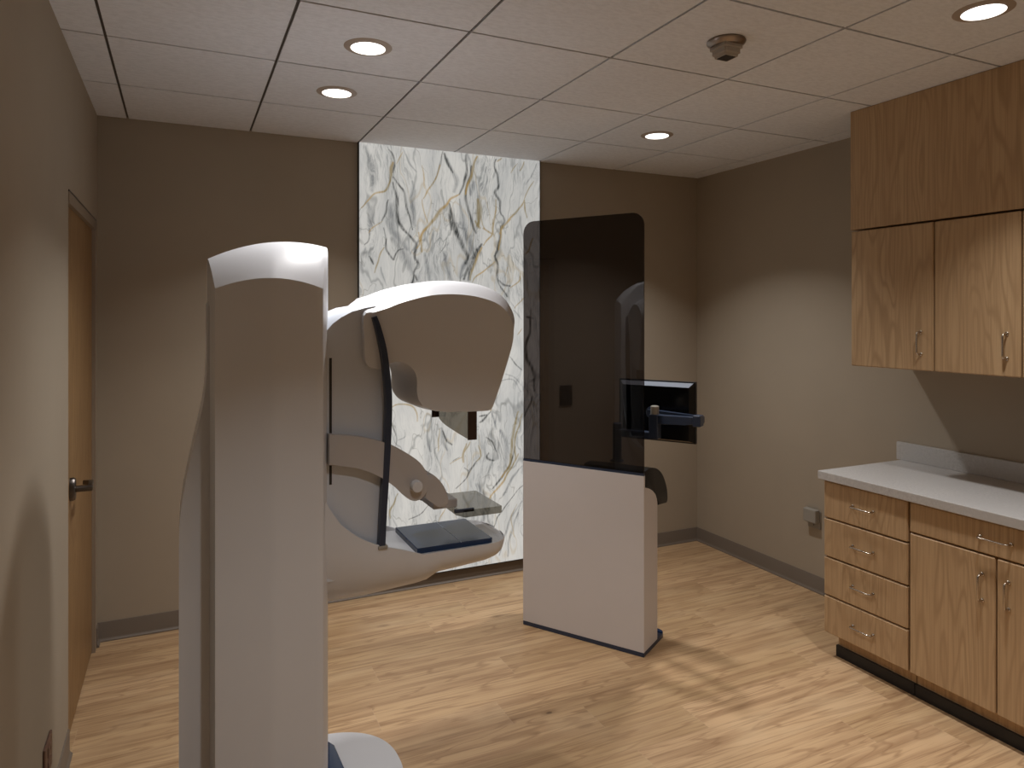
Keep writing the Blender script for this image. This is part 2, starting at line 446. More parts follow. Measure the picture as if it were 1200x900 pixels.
VEINS = [      # (0 grey / 1 gold / 2 dark, half width, [(along panel, height)...])
    (1, 0.0062, [(0.011,2.35),(0.052,2.394),(0.096,2.438),(0.154,2.461),(0.187,2.521),(0.2,2.579),(0.203,2.643)]),
    (1, 0.0114, [(0.187,2.521),(0.2,2.579),(0.203,2.643)]),
    (2, 0.0062, [(0.18,2.711),(0.206,2.676),(0.216,2.626),(0.213,2.58)]),
    (2, 0.0068, [(0.213,2.549),(0.252,2.501),(0.279,2.458),(0.289,2.394),(0.312,2.318),(0.332,2.242)]),
    (0, 0.0312, [(0.033,2.715),(0.065,2.631),(0.084,2.538),(0.077,2.462)]),
    (0, 0.0260, [(0.052,2.378),(0.071,2.304),(0.065,2.221)]),
    (2, 0.0062, [(0.18,2.412),(0.167,2.348),(0.141,2.282)]),
    (1, 0.0042, [(0.141,2.276),(0.09,2.242),(0.058,2.202)]),
    (2, 0.0104, [(0.206,2.516),(0.233,2.416),(0.233,2.326),(0.246,2.263),(0.285,2.22)]),
    (0, 0.0364, [(0.2,2.375),(0.193,2.285),(0.206,2.21)]),
    (0, 0.0062, [(0.272,2.733),(0.292,2.684),(0.312,2.634),(0.359,2.593)]),
    (1, 0.0036, [(0.386,2.641),(0.406,2.571),(0.413,2.5)]),
    (1, 0.0062, [(0.509,2.652),(0.481,2.558),(0.433,2.489),(0.399,2.434)]),
    (2, 0.0052, [(0.533,2.734),(0.509,2.652),(0.481,2.558)]),
    (1, 0.0042, [(0.393,2.427),(0.413,2.324),(0.433,2.273)]),
    (2, 0.0104, [(0.544,2.722),(0.565,2.664),(0.593,2.614)]),
    (1, 0.0104, [(0.593,2.455),(0.558,2.412),(0.516,2.364),(0.481,2.315),(0.44,2.267),(0.399,2.219)]),
    (2, 0.0104, [(0.572,2.413),(0.579,2.334),(0.586,2.249)]),
    (1, 0.0036, [(0.265,2.714),(0.226,2.639)]),
    (0, 0.0208, [(0.332,2.526),(0.332,2.397),(0.345,2.268)]),
    (2, 0.0083, [(0.685,2.735),(0.692,2.649),(0.67,2.54),(0.642,2.478)]),
    (1, 0.0104, [(0.76,2.729),(0.735,2.639),(0.699,2.543),(0.685,2.475)]),
    (2, 0.0104, [(0.728,2.659),(0.699,2.556),(0.685,2.461),(0.706,2.369),(0.735,2.277),(0.757,2.238)]),
    (1, 0.0208, [(0.771,2.454),(0.779,2.374),(0.771,2.299)]),
    (1, 0.0130, [(0.749,2.311),(0.779,2.272)]),
    (0, 0.0208, [(0.735,2.559),(0.721,2.477)]),
    (2, 0.0078, [(0.897,2.722),(0.882,2.68),(0.911,2.621),(0.911,2.553),(0.889,2.51),(0.926,2.451),(0.926,2.383),(0.949,2.357)]),
    (1, 0.0062, [(0.934,2.732),(0.904,2.709)]),
    (1, 0.0068, [(0.9,2.463),(0.893,2.367),(0.874,2.278),(0.867,2.236)]),
    (1, 0.0083, [(1.102,2.477),(1.071,2.42),(1.002,2.346),(0.956,2.289),(0.919,2.239)]),
    (2, 0.0073, [(0.949,2.357),(0.956,2.316),(0.926,2.253)]),
    (1, 0.0052, [(1.102,2.477),(1.105,2.415),(1.125,2.354)]),
    (1, 0.0042, [(1.172,2.601),(1.133,2.542),(1.102,2.484)]),
    (0, 0.0073, [(1.195,2.722),(1.156,2.642),(1.117,2.576)]),
    (1, 0.0052, [(1.102,2.728),(1.071,2.662)]),
    (1, 0.0036, [(1.048,2.709),(1.002,2.642)]),
    (0, 0.0208, [(0.564,2.69),(0.592,2.62),(0.621,2.563),(0.606,2.495)]),
    (2, 0.0062, [(0.571,2.651),(0.592,2.614)]),
    (2, 0.0156, [(0.578,2.387),(0.599,2.309),(0.628,2.231)]),
    (0, 0.0104, [(0.642,2.445),(0.656,2.352),(0.67,2.253)]),
    (0, 0.0078, [(0.83,2.668),(0.83,2.58),(0.808,2.484)]),
    (1, 0.0036, [(0.793,2.456),(0.8,2.294),(0.837,2.242)]),
    (1, 0.0078, [(0.642,2.478),(0.599,2.455),(0.564,2.426)]),
    (2, 0.0083, [(0.239,2.284),(0.259,2.234),(0.299,2.21),(0.332,2.173),(0.352,2.142),(0.345,2.07),(0.366,2.019),(0.339,1.966),(0.332,1.908)]),
    (2, 0.0073, [(0.339,1.96),(0.359,1.922)]),
    (1, 0.0094, [(0.481,2.305),(0.44,2.263),(0.399,2.222),(0.386,2.182),(0.393,2.098)]),
    (1, 0.0073, [(0.372,2.22),(0.379,2.162),(0.359,2.123)]),
    (1, 0.0052, [(0.154,2.12),(0.129,2.075),(0.109,2.024),(0.096,1.966)]),
    (2, 0.0052, [(0.148,2.234),(0.161,2.172),(0.167,2.108),(0.206,2.046),(0.219,2.059),(0.239,2.098),(0.272,2.112)]),
    (0, 0.0364, [(0.206,2.174),(0.265,2.093),(0.305,2.03),(0.325,1.973)]),
    (0, 0.0312, [(0.193,2.237),(0.252,2.157),(0.299,2.114)]),
    (2, 0.0052, [(0.058,2.06),(0.084,2.01)]),
    (0, 0.0062, [(0.129,1.999),(0.148,1.942),(0.167,1.886)]),
    (2, 0.0036, [(0.558,2.203),(0.544,2.15),(0.509,2.102)]),
    (0, 0.0312, [(0.537,2.097),(0.558,2.025),(0.579,1.926)]),
    (2, 0.0042, [(0.065,2.23),(0.058,2.154),(0.033,2.128)]),
    (0, 0.0208, [(0.413,2.086),(0.427,2.001),(0.44,1.923)]),
    (2, 0.0156, [(0.585,2.304),(0.606,2.252),(0.642,2.194),(0.663,2.142),(0.692,2.09),(0.685,2.042)]),
    (0, 0.0260, [(0.656,2.288),(0.692,2.21),(0.721,2.144),(0.699,2.076),(0.642,1.954)]),
    (2, 0.0125, [(0.793,2.161),(0.757,2.112),(0.721,2.037),(0.67,1.942)]),
    (1, 0.0104, [(0.793,2.141),(0.749,2.045),(0.713,1.929)]),
    (2, 0.0104, [(0.779,2.14),(0.735,2.044),(0.699,1.929)]),
    (1, 0.0062, [(0.8,2.269),(0.852,2.238),(0.874,2.232)]),
    (1, 0.0062, [(0.874,2.328),(0.867,2.239),(0.845,2.197),(0.808,2.155)]),
    (2, 0.0083, [(0.934,2.29),(0.919,2.207),(0.911,2.132),(0.889,2.09),(0.904,2.043),(0.911,1.961),(0.919,1.907),(0.972,1.825)]),
    (1, 0.0062, [(0.941,2.29),(0.926,2.208),(0.919,2.132)]),
    (2, 0.0078, [(0.919,1.934),(0.956,1.907),(1.002,1.894)]),
    (1, 0.0078, [(1.002,2.335),(0.941,2.277),(0.926,2.242)]),
    (1, 0.0052, [(0.882,2.056),(0.815,1.993),(0.757,1.951),(0.728,1.916)]),
    (1, 0.0031, [(0.979,2.025),(0.964,1.962)]),
    (1, 0.0052, [(1.071,1.986),(1.071,1.937),(1.002,1.881)]),
    (0, 0.0042, [(1.017,2.115),(1.078,2.035)]),
    (1, 0.0073, [(1.164,2.219),(1.14,2.148),(1.109,2.105)]),
    (0, 0.0052, [(1.002,1.798),(1.04,1.75)]),
    (1, 0.0042, [(1.094,1.82),(1.032,1.75)]),
    (0, 0.0062, [(1.026,1.739),(1.082,1.682)]),
    (1, 0.0042, [(1.082,1.613),(1.054,1.575)]),
    (2, 0.0036, [(0.992,1.432),(1.033,1.381),(1.082,1.342)]),
    (0, 0.0052, [(0.964,1.321),(1.026,1.293),(1.082,1.241)]),
    (0, 0.0052, [(0.916,1.279),(1.019,1.275),(1.082,1.197)]),
    (2, 0.0114, [(1.152,1.746),(1.145,1.6),(1.117,1.518),(1.117,1.429),(1.152,1.365),(1.174,1.301),(1.181,1.199)]),
    (2, 0.0078, [(1.124,1.695),(1.167,1.682)]),
    (1, 0.0052, [(0.177,1.122),(0.223,1.151),(0.282,1.158),(0.329,1.139),(0.356,1.092),(0.363,1.047)]),
    (2, 0.0036, [(0.184,1.083),(0.21,1.024),(0.23,0.946),(0.223,0.902)]),
    (0, 0.0042, [(0.171,1.25),(0.249,1.278)]),
    (0, 0.0042, [(0.282,0.994),(0.276,0.956),(0.236,0.933)]),
    (0, 0.0078, [(0.458,1.093),(0.451,1.008)]),
    (0, 0.0104, [(0.43,0.984),(0.43,0.899),(0.451,0.851)]),
    (1, 0.0052, [(0.513,0.984),(0.499,0.907),(0.492,0.848)]),
    (0, 0.0156, [(0.527,0.984),(0.527,0.911),(0.555,0.85)]),
    (2, 0.0062, [(0.534,0.97),(0.555,0.909),(0.59,0.88)]),
    (1, 0.0062, [(0.718,0.89),(0.682,0.846),(0.675,0.826)]),
    (1, 0.0062, [(0.89,1.234),(0.875,1.14),(0.86,1.086)]),
    (2, 0.0068, [(0.86,1.079),(0.801,1.022),(0.779,1.01)]),
    (2, 0.0052, [(0.779,1.05),(0.838,1.06)]),
    (1, 0.0114, [(1.064,1.068),(1.033,0.994),(1.018,0.891),(1.003,0.782),(0.987,0.701),(0.935,0.644)]),
    (1, 0.0073, [(1.095,1.052),(1.048,0.944),(1.033,0.835),(1.033,0.752),(1.003,0.686)]),
    (0, 0.0104, [(0.867,1.072),(0.882,1.017),(0.897,0.961)]),
    (0, 0.0208, [(0.927,0.946),(0.965,0.874),(0.972,0.771),(0.957,0.683)]),
    (2, 0.0052, [(0.831,0.918),(0.875,0.881),(0.897,0.811)]),
    (2, 0.0068, [(0.838,0.809),(0.831,0.783),(0.882,0.751)]),
    (1, 0.0083, [(0.685,0.882),(0.664,0.81),(0.671,0.763)]),
    (1, 0.0052, [(0.772,0.862),(0.787,0.793),(0.765,0.762)]),
    (2, 0.0036, [(0.765,0.762),(0.721,0.705),(0.7,0.667)]),
    (2, 0.0031, [(0.593,0.777),(0.642,0.799)]),
    (2, 0.0078, [(1.165,1.167),(1.133,1.092),(1.11,1.037)]),
    (0, 0.0052, [(1.102,1.232),(1.157,1.16)]),
    (2, 0.0036, [(0.679,0.728),(0.707,0.691),(0.67,0.635),(0.616,0.598)]),
    (2, 0.0031, [(0.707,0.7),(0.762,0.763)]),
    (1, 0.0036, [(0.58,0.762),(0.643,0.79),(0.67,0.797)]),
    (2, 0.0078, [(1.037,0.836),(0.989,0.708),(0.922,0.627),(0.874,0.571)]),
    (1, 0.0083, [(1.057,0.781),(0.95,0.616),(0.836,0.498)]),
    (2, 0.0036, [(1.086,0.567),(0.989,0.472),(0.903,0.377),(0.855,0.279)]),
    (0, 0.0104, [(1.086,0.699),(1.008,0.619),(0.95,0.529)]),
    (0, 0.0104, [(1.086,0.47),(1.008,0.365),(0.95,0.232),(0.922,0.132)]),
    (0, 0.0104, [(1.057,0.394),(0.998,0.243),(0.979,0.115)]),
    (1, 0.0062, [(0.243,0.604),(0.193,0.521),(0.193,0.464)]),
    (0, 0.0052, [(0.201,0.479),(0.234,0.394)]),
    (1, 0.0042, [(0.544,0.488),(0.5,0.393)]),
    (2, 0.0031, [(0.448,0.524),(0.378,0.466),(0.31,0.441)]),
    (2, 0.0031, [(0.448,0.741),(0.422,0.71)]),
    (1, 0.0031, [(1.047,0.448),(1.008,0.365),(1.027,0.239)]),
    (0, 0.0208, [(0.762,0.617),(0.818,0.508),(0.799,0.373)]),
    (0, 0.0104, [(0.707,0.418),(0.634,0.402)]),
]
#VEINDATA
def marble():
    nx, nz = 300, 640
    us = np.linspace(0, PX1-PX0, nx+1); zs = np.linspace(PZ0, H, nz+1)
    U, Z = np.meshgrid(us, zs)
    col = np.zeros((nz+1, nx+1, 3))
    rg = np.random.RandomState(3)
    # gentle wobble so that the digitised strokes do not look ruled
    wob = np.zeros_like(U); wob2 = np.zeros_like(U)
    for k in range(10):
        fx, fz, ph = rg.uniform(5, 60), rg.uniform(5, 60), rg.uniform(0, 6.28, 2)
        amp = .05/(fx+fz)
        wob += amp*np.sin(fx*U+fz*Z+ph[0]); wob2 += amp*np.sin(fz*U-fx*Z+ph[1])
    Uw, Zw = U+wob*1.6, Z+wob2*1.6
    for kind, hw, pts in VEINS:
        best = np.full(U.shape, 9.)
        if kind == 1: hw *= .95
        if kind == 2: hw *= 1.15
        P = catmull(pts, 5) if len(pts) > 2 else pts
        n = len(P)-1
        for k in range(n):
            ax, az = P[k]; bx, bz = P[k+1]
            dx, dz = bx-ax, bz-az; L2 = dx*dx+dz*dz+1e-12
            tt = np.clip(((Uw-ax)*dx+(Zw-az)*dz)/L2, 0, 1)
            d = np.hypot(Uw-ax-tt*dx, Zw-az-tt*dz)
            f = (k+tt)/n
            wd = hw*(.45+.55*np.sin(PI*np.clip(f, .08, .92)))
            best = np.minimum(best, d/wd)
        inten = np.clip(1.35-best, 0, 1)
        if kind == 0: inten = np.clip(1.15-best, 0, 1)*.8
        col[..., kind] = np.maximum(col[..., kind], inten)
    me = bpy.data.meshes.new('marble_face')
    verts = np.stack([U+PX0, np.full_like(U, YB-.028), Z], -1).reshape(-1, 3)
    idx = np.arange((nz+1)*(nx+1)).reshape(nz+1, nx+1)
    faces = np.stack([idx[:-1, :-1], idx[:-1, 1:], idx[1:, 1:], idx[1:, :-1]], -1).reshape(-1, 4)
    root = empty('marble_panel', ((PX0+PX1)/2, YB-.015, PZ0), 'tall backlit white marble panel with grey and gold veins on back wall', 'wall panel')
    verts -= np.array(root.location)
    me.from_pydata(verts.tolist(), [], faces.tolist())
    at = me.color_attributes.new('veins', 'FLOAT_COLOR', 'POINT')
    buf = np.ones((len(verts), 4), np.float32); buf[:, :3] = col.reshape(-1, 3)
    at.data.foreach_set('color', buf.ravel())
    me.materials.append(M['marble'])
    o = bpy.data.objects.new('marble_face', me); COL.objects.link(o); o.parent = root
    bm = bmesh.new()
    box(bm, PX0-.004, PX0, YB-.03, YB, PZ0-.004, H)
    box(bm, PX1, PX1+.004, YB-.03, YB, PZ0-.004, H)
    box(bm, PX0, PX1, YB-.03, YB-.016, PZ0-.004, PZ0)
    box(bm, PX0, PX1, YB-.022, YB-.017, PZ0, H)
    e = finish('edge_trim', bm, M['black'], root); e['label'] = 'thin black edge trim'
marble()

# ------------------------------------------------------------------ downlights
LIGHTS = [(.914, -.914, .90, 'large round ceiling downlight, nearer of the two left of the marble panel top'),
          (.914, -.305, .56, 'round ceiling downlight nearest the left end of the marble panel, behind a nearer one'),
          (2.743, -.305, .98, 'small round ceiling downlight above the far right corner of the room'),
          (2.743, -2.133, .60, 'round ceiling downlight at upper right of the photo, beside the wood soffit')]
E_LIGHT = 15.8; SPREAD = 110.
def downlights():
    for k, (x, y, pw, lab) in enumerate(LIGHTS):
        if k == 0:
            r = empty('downlight', (x, y, H), lab, 'ceiling light', 'round downlights in the ceiling tiles')
            bm = bmesh.new()
            lathe(bm, [(.0665, -.006), (.0675, -.0035), (.089, -.0025), (.0925, -.0005), (.0925, .004), (.0665, .004), (.0665, -.006)], (x, y, H), 56, cap=False)
            finish('trim_ring', bm, M['trim'], r, smooth=40)
            bm = bmesh.new(); lathe(bm, [(.0668, -.0062), (.064, -.0072), (.03, -.0080), (.001, -.0082)], (x, y, H), 48, cap=False)
            finish('lens', bm, M['lens'], r, smooth=40)
            proto = r
        else:
            r = proto.copy(); COL.objects.link(r); r.location = (x, y, H); r['label'] = lab
            for ch in [q for q in proto.children if q.type == 'MESH']:
                c = ch.copy(); COL.objects.link(c); c.parent = r
        L = bpy.data.lights.new('downlight_lamp', 'AREA'); L.shape = 'DISK'; L.size = .12
        L.energy = E_LIGHT*pw; L.color = (1, .98, .965); L.spread = math.radians(92 if k == 3 else SPREAD)
        lo = bpy.data.objects.new('downlight_lamp', L); COL.objects.link(lo); lo.location = (0, 0, -.0035); lo.parent = r
downlights()
def hidden_downlight():
    # left row continues towards the camera; the right can is added for ambient fill
    for x, y, lab in ((.914, -2.743, 'round ceiling downlight over the near left end of the room, outside the photo'),
                      (2.743, -3.962, 'added fill downlight over the near right end of the room, outside the photo')):
        r = bpy.data.objects['downlight'].copy(); COL.objects.link(r); r.location = (x, y, H); r['label'] = lab
        for ch in list(bpy.data.objects['downlight'].children):
            c = ch.copy(); COL.objects.link(c); c.parent = r
            if c.type == 'LIGHT':
                c.data = ch.data.copy(); c.data.spread = math.radians(102); c.data.energy = E_LIGHT*1.08
hidden_downlight()

# ------------------------------------------------------------------ ceiling sensor
def sensor():
    x, y = 2.131, -1.553
    r = empty('ceiling_sensor', (x, y, H), 'small metal sensor with square body on round base on the ceiling', 'ceiling sensor')
    bm = bmesh.new(); lathe(bm, [(.070, 0), (.073, -.006), (.070, -.012), (.056, -.022)], (x, y, H), 40)
    finish('base_ring', bm, M['nickel'], r, smooth=35)
    bm = bmesh.new()
    def sq(h, z): return [(x+a*h, y+b*h, H+z) for a, b in ((-1, -1), (1, -1), (1, 1), (-1, 1))]
    loft(bm, [sq(.044, -.018), sq(.044, -.034), sq(.038, -.037), sq(.038, -.052), sq(.033, -.055), sq(.031, -.064)])
    bmesh.ops.bevel(bm, geom=[e for e in bm.edges if abs(e.verts[0].co.z-e.verts[1].co.z) > .003], offset=.004, segments=2, affect='EDGES')
    finish('sensor_body', bm, M['sensor'], r, smooth=30)
    finish('sensor_lens', B(x-.025, x+.025, y-.025, y+.025, H-.0665, H-.063, .002), M['slot'], r)
sensor()

# ------------------------------------------------------------------ wall plates
def plates():
    # grey box outlet on the right wall
    r = empty('wall_outlet', (XR, -.485, .40), 'grey surface outlet box low on right wall beside the drawers', 'outlet')
    finish('cover_plate', B(XR-.008, XR-.0005, -.535, -.44, .39, .50, .003), M['outlet'], r)
    finish('outlet_box', B(XR-.045, XR-.008, -.53, -.435, .428, .512, .006), M['outlet'], r)
    bm = bmesh.new(); lathe(bm, [(.004, 0), (.004, -.003)], (XR-.008, -.487, .41), 16, 'x')
    finish('screw', bm, M['dark_metal'], r, smooth=40)
    # brown outlet low on the left wall, near camera
    r = empty('wall_outlet', (XL, -.92, .25), 'brown outlet plate low on left wall beside the baseboard and door', 'outlet')
    finish('cover_plate', B(XL+.0005, XL+.008, -.985, -.855, .21, .322, .003), M['outlet_brown'], r)
    for z in (.243, .29):
        s = finish('socket', B(XL+.006, XL+.011, -.945, -.895, z-.017, z+.017, .004), M['outlet_brown'], r)
        finish('slots', box(B(XL+.0105, XL+.0115, -.932, -.929, z-.006, z+.008), XL+.0105, XL+.0115, -.911, -.908, z-.006, z+.008), M['black'], r, s)
    r = empty('wall_outlet', (XL, -1.6, .53), 'dark edge of a small plate on left wall at the photo edge', 'outlet')
    finish('cover_plate', B(XL+.0005, XL+.008, -1.66, -1.555, .555, .60, .003), M['outlet_brown'], r)
    finish('screw', B(XL+.007, XL+.010, -1.612, -1.604, .573, .581, .001), M['dark_metal'], r)
    # switch on the back wall, seen through the smoked glass
    r = empty('wall_switch', (2.655, YB, 1.09), 'dark double switch plate on back wall seen through the smoked glass', 'switch')
    finish('cover_plate', B(2.607, 2.704, YB-.011, YB-.0005, 1.083, 1.222, .003), M['switch_dark'], r)
    for x in (2.633, 2.678):
        finish('rocker', B(x-.015, x+.015, YB-.016, YB-.009, 1.115, 1.19, .003), M['switch_dark'], r)
plates()

# ------------------------------------------------------------------ cabinets
def wire_pull(name, root, parent, a, b, out, r=.0042):
    """bent wire pull between points a and b standing off along -x by out"""
    a, b = Vector(a), Vector(b); d = (b-a).normalized()
    o = Vector((-out, 0, 0)); pts = [a]
    q = .013
    for k in range(5):
        t = k/4*PI/2
        pts.append(a+o-Vector((-q, 0, 0))*(-1)*0 + Vector((q*(1-math.sin(t)), 0, 0))*1 + d*(q*(1-math.cos(t))))
    for k in range(5):
        t = (1-k/4)*PI/2
        pts.append(b+o + Vector((q*(1-math.sin(t)), 0, 0)) - d*(q*(1-math.cos(t))))
    pts.append(b)
    bm = bmesh.new(); tube(bm, pts, r, 12)
    h = finish(name, bm, M['chrome'], root, parent, smooth=50); h['label'] = 'chrome wire pull'
    for p in (a, b):
        bm = bmesh.new(); lathe(bm, [(.008, 0), (.008, -.004), (.006, -.006)], (p.x, p.y, p.z), 16, 'x')
        finish('pull_foot', bm, M['chrome'], root, h, smooth=40)
    return h

def cabinets():
    FX, G = 3.180, .003
    T = .02
    # --- base drawer unit
    r = empty('base_cabinet', (3.49, -1.32, 0), 'light wood base cabinet with a stack of four drawers at counter end', 'cabinet', 'base cabinets under the counter')
    bm = bmesh.new(); box(bm, FX+T+.001, XR-.002, -1.545, -1.092, .108, .879)
    finish('carcass', bm, M['wood'], r)
    zs = [.114, .303, .496, .689, .878]
    for z0, z1 in zip(zs, zs[1:]):
        d = finish('drawer', B(FX, FX+T, -1.545+G, -1.092, z0+G, z1-G, .0045, seg=1), M['wood'], r)
        zc = (z0+z1)/2 + .0
        wire_pull('drawer_handle', r, d, (FX, -1.372, zc), (FX, -1.262, zc), .030)
    finish('toe_board', B(FX+.055, FX+.07, -1.545, -1.135, .05, .108), M['wood'], r)
    finish('plinth', B(FX+.042, FX+.12, -1.545, -1.13, 0, .055), M['black'], r)
    # --- base door unit
    y0, ym, y1 = -2.292, -1.918, -1.549
    r = empty('base_cabinet', (3.49, -1.92, 0), 'light wood base cabinet with one wide drawer above two doors', 'cabinet', 'base cabinets under the counter')
    finish('carcass', B(FX+T+.001, XR-.002, y0, y1, .108, .879), M['wood'], r)
    d = finish('drawer', B(FX, FX+T, y0+G, y1-G, .740+G, .878-G, .0045, seg=1), M['wood'], r)
    wire_pull('drawer_handle', r, d, (FX, -1.975, .808), (FX, -1.858, .808), .030)
    for a, b, hy in ((ym, y1, -1.866), (y0, ym, -1.966)):
        d = finish('door', B(FX, FX+T, a+G, b-G, .114+G, .740-G, .0045, seg=1), M['wood'], r)
        wire_pull('door_handle', r, d, (FX, hy, .553), (FX, hy, .658), .030)
    finish('toe_board', B(FX+.055, FX+.07, y0, y1, .05, .108), M['wood'], r)
    finish('plinth', B(FX+.042, FX+.12, y0, y1, 0, .055), M['black'], r)
    # --- countertop
    r = empty('countertop', (3.48, -1.68, .88), 'white stone countertop with low backsplash on the wood base cabinets', 'countertop')
    finish('counter_slab', B(3.160, XR-.001, -2.31, -1.072, .8795, .921, .003), M['counter'], r)
    b = finish('backsplash', B(XR-.021, XR-.001, -2.31, -1.05, .9212, 1.016, .002), M['counter'], r)
    # --- wall cabinets
    UX = 3.355
    specs = [('light wood wall cabinet with a single door at the left end above counter', [(-1.545, -1.105, -1.484)]),
             ('light wood wall cabinet cut by the right photo edge, right of the single-door one', [(-1.915, -1.545, -1.859), (-2.285, -1.915, -1.971)])]
    for lab, doors in specs:
        a, b = min(d[0] for d in doors), max(d[1] for d in doors)
        r = empty('wall_cabinet', (3.58, (a+b)/2, 1.446), lab, 'cabinet', 'wall cabinets below the soffit')
        finish('carcass', B(UX+T+.001, XR-.002, a+.001, b-.001, 1.446, 2.128), M['wood'], r)
        for p, q, hy in doors:
            d = finish('door', B(UX, UX+T, p+G, q-G, 1.446, 2.128, .0045, seg=1), M['wood'], r)
            wire_pull('door_handle', r, d, (UX, hy, 1.522), (UX, hy, 1.625), .030, .0042)
    o = finish('soffit_panel', B(UX, XR-.002, -2.285, -1.105, 2.137, H-.002, .001, seg=1), M['wood'])
    tag(o, 'plain light wood soffit panel between wall cabinets and ceiling', 'soffit')
cabinets()

# ------------------------------------------------------------------ imaging machine
def machine():
    root = empty('mammography_machine', (.60, YC, 0), 'tall white mammography machine with curved arm left of the dark glass screen', 'medical machine')
    W, G_, NV = M['white'], M['grey'], M['navy']
    # floor plate
    pts = []
    for k in range(64):
        a = -PI/2+PI*k/63
        ca, sa = math.cos(a), math.sin(a)
        pts.append((.70+.295*abs(ca)**.85, YC+.272*(abs(sa)**.85)*(1 if sa > 0 else -1)))
    prof = pts+[(.34, YC+.272), (.30, YC+.24), (.30, YC-.24), (.34, YC-.272)]
    bm = bmesh.new(); prism(bm, prof, 0, .045, 'xy', .008, 3)
    fp = finish('floor_plate', bm, W, root, smooth=40)
    bm = bmesh.new(); prism(bm, [(.69, YC-.19), (.770, YC-.19), (.788, YC-.16), (.792, YC), (.788, YC+.165), (.770, YC+.20), (.69, YC+.20)], .040, .058, 'xy', .006, 2)
    finish('foot_pad', bm, M['navy_plate'], root, fp, smooth=30)
    # column
    HWY = .195
    nx, ny = 28, 28
    def cpos(i, j):
        s, t = i/nx, -1+2*j/ny
        xb = .352-.016*(1-t*t); xf = .693+.030*(1-t*t)
        x = xb+(xf-xb)*s
        bulge = .016*(1-abs(2*s-1))-.022*max(0, (s-.94)/.06)**2
        y = YC+t*(HWY+bulge*abs(t))
        u = 2*s-1
        A = .105+.055*s
        # near/far rim arch in x plus the dome in y
        z = 1.783+.036*(1-u*u)+A*(1-abs(t)**2.1)
        return (x, y, z)
    bm = bmesh.new()
    V = [[bm.verts.new(cpos(i, j)) for j in range(ny+1)] for i in range(nx+1)]
    for i in range(nx):
        for j in range(ny): bm.faces.new((V[i][j], V[i+1][j], V[i+1][j+1], V[i][j+1]))
    rim = [V[i][0] for i in range(nx)]+[V[nx][j] for j in range(ny)]+[V[i][ny] for i in range(nx, 0, -1)]+[V[0][j] for j in range(ny, 0, -1)]
    low = [bm.verts.new((v.co.x, v.co.y, .04)) for v in rim]
    n = len(rim)
    for k in range(n): bm.faces.new((rim[k], rim[(k+1) % n], low[(k+1) % n], low[k]))
    bm.faces.new(low)
    col = finish('column', bm, W, root, smooth=22)
    # swelling rear cover
    prof = catmull([(.334, 1.74), (.333, 1.62), (.330, 1.50), (.318, 1.40), (.294, 1.29), (.272, 1.18), (.257, 1.09), (.251, 1.0), (.250, .8), (.250, .05)], 6)
    bm = bmesh.new(); prism(bm, prof+[(.40, .05), (.40, 1.76), (.345, 1.76)], YC-.092, YC+.092, 'xz', .022, 5)
    finish('rear_cover', bm, W, root, smooth=35)
    # C-arm body
    side = [(.665, .80), (.665, 1.60), (.700, 1.648), (.721, 1.672), (.749, 1.693), (.787, 1.713), (.828, 1.725), (.866, 1.732), (.896, 1.715)]
    front = catmull([(.900, 1.68), (.906, 1.58), (.910, 1.45), (.912, 1.35), (.909, 1.2), (.904, 1.05), (.900, .95), (.895, .80)], 4)
    prof = side+front
    bm = bmesh.new()
    shell_solid(bm, prof, .150, YC, [(0, 0), (.016, .4), (.035, .75), (.055, 1.)], lambda n, p: .034*max(0, n[1])**.5*min(1, max(0, (.85-p[0])/.12)) + .012*max(0, n[0]))
    arm = finish('arm_body', bm, M['arm_white'], root, smooth=28)
    for s in (-1, 1):
        finish('guide_slot', B(.709, .7175, YC+s*.1492-.002, YC+s*.1492+.002, 1.128, 1.556), M['slot'], root, arm)
    # tube head
    hs = [(.824, 1.700), (.862, 1.712), (.907, 1.726), (.959, 1.746), (1.046, 1.768), (1.11, 1.776), (1.176, 1.776), (1.243, 1.768), (1.311, 1.749), (1.353, 1.721),
          (1.378, 1.685), (1.388, 1.651), (1.385, 1.602), (1.367, 1.539), (1.339, 1.457), (1.311, 1.382), (1.300, 1.358), (1.286, 1.349), (1.243, 1.348), (1.176, 1.350), (1.11, 1.354),
          (1.056, 1.367), (1.023, 1.391), (1.011, 1.427), (1.011, 1.472), (.999, 1.506), (.971, 1.531), (.937, 1.538), (.907, 1.530), (.885, 1.517), (.862, 1.517), (.838, 1.528), (.826, 1.552), (.824, 1.61)]
    hp = catmull(hs, 4, True)
    bm = bmesh.new()
    def hw_(n, p):
        top = max(0, n[1])
        w = .006+.046*top**.6+.020*max(0, n[0])*(1 if p[1] > 1.5 else .5)
        if n[0] < -.5: w = .012
        return w
    shell_solid(bm, hp, .170, YC, [(0, 0), (.018, .26), (.038, .55), (.060, .82), (.085, 1.)], hw_)
    head = finish('tube_head', bm, W, root, smooth=24)
    # face shield under the tube head
    bm = bmesh.new()
    bot = [(-.905, 1.283), (-.94, 1.272), (-.99, 1.264), (-1.06, 1.258), (-1.14, 1.252), (-1.225, 1.247)]
    prism(bm, bot+[(-1.225, 1.375), (-.905, 1.375)], 1.207, 1.212, 'yz')
    fs = finish('face_shield', bm, M['paddle'], root, smooth=30)
    finish('shield_bracket', B(1.178, 1.208, -.906, -.900, 1.287, 1.37), M['switch_dark'], root, fs)
    finish('shield_bracket', B(1.206, 1.240, -1.232, -1.226, 1.244, 1.37), M['switch_dark'], root, fs)
    # navy grips on both sides
    path = catmull([(.856, 1.696), (.869, 1.654), (.886, 1.581), (.898, 1.492), (.904, 1.404), (.902, 1.286), (.895, 1.139), (.889, 1.022), (.883, .905)], 6)
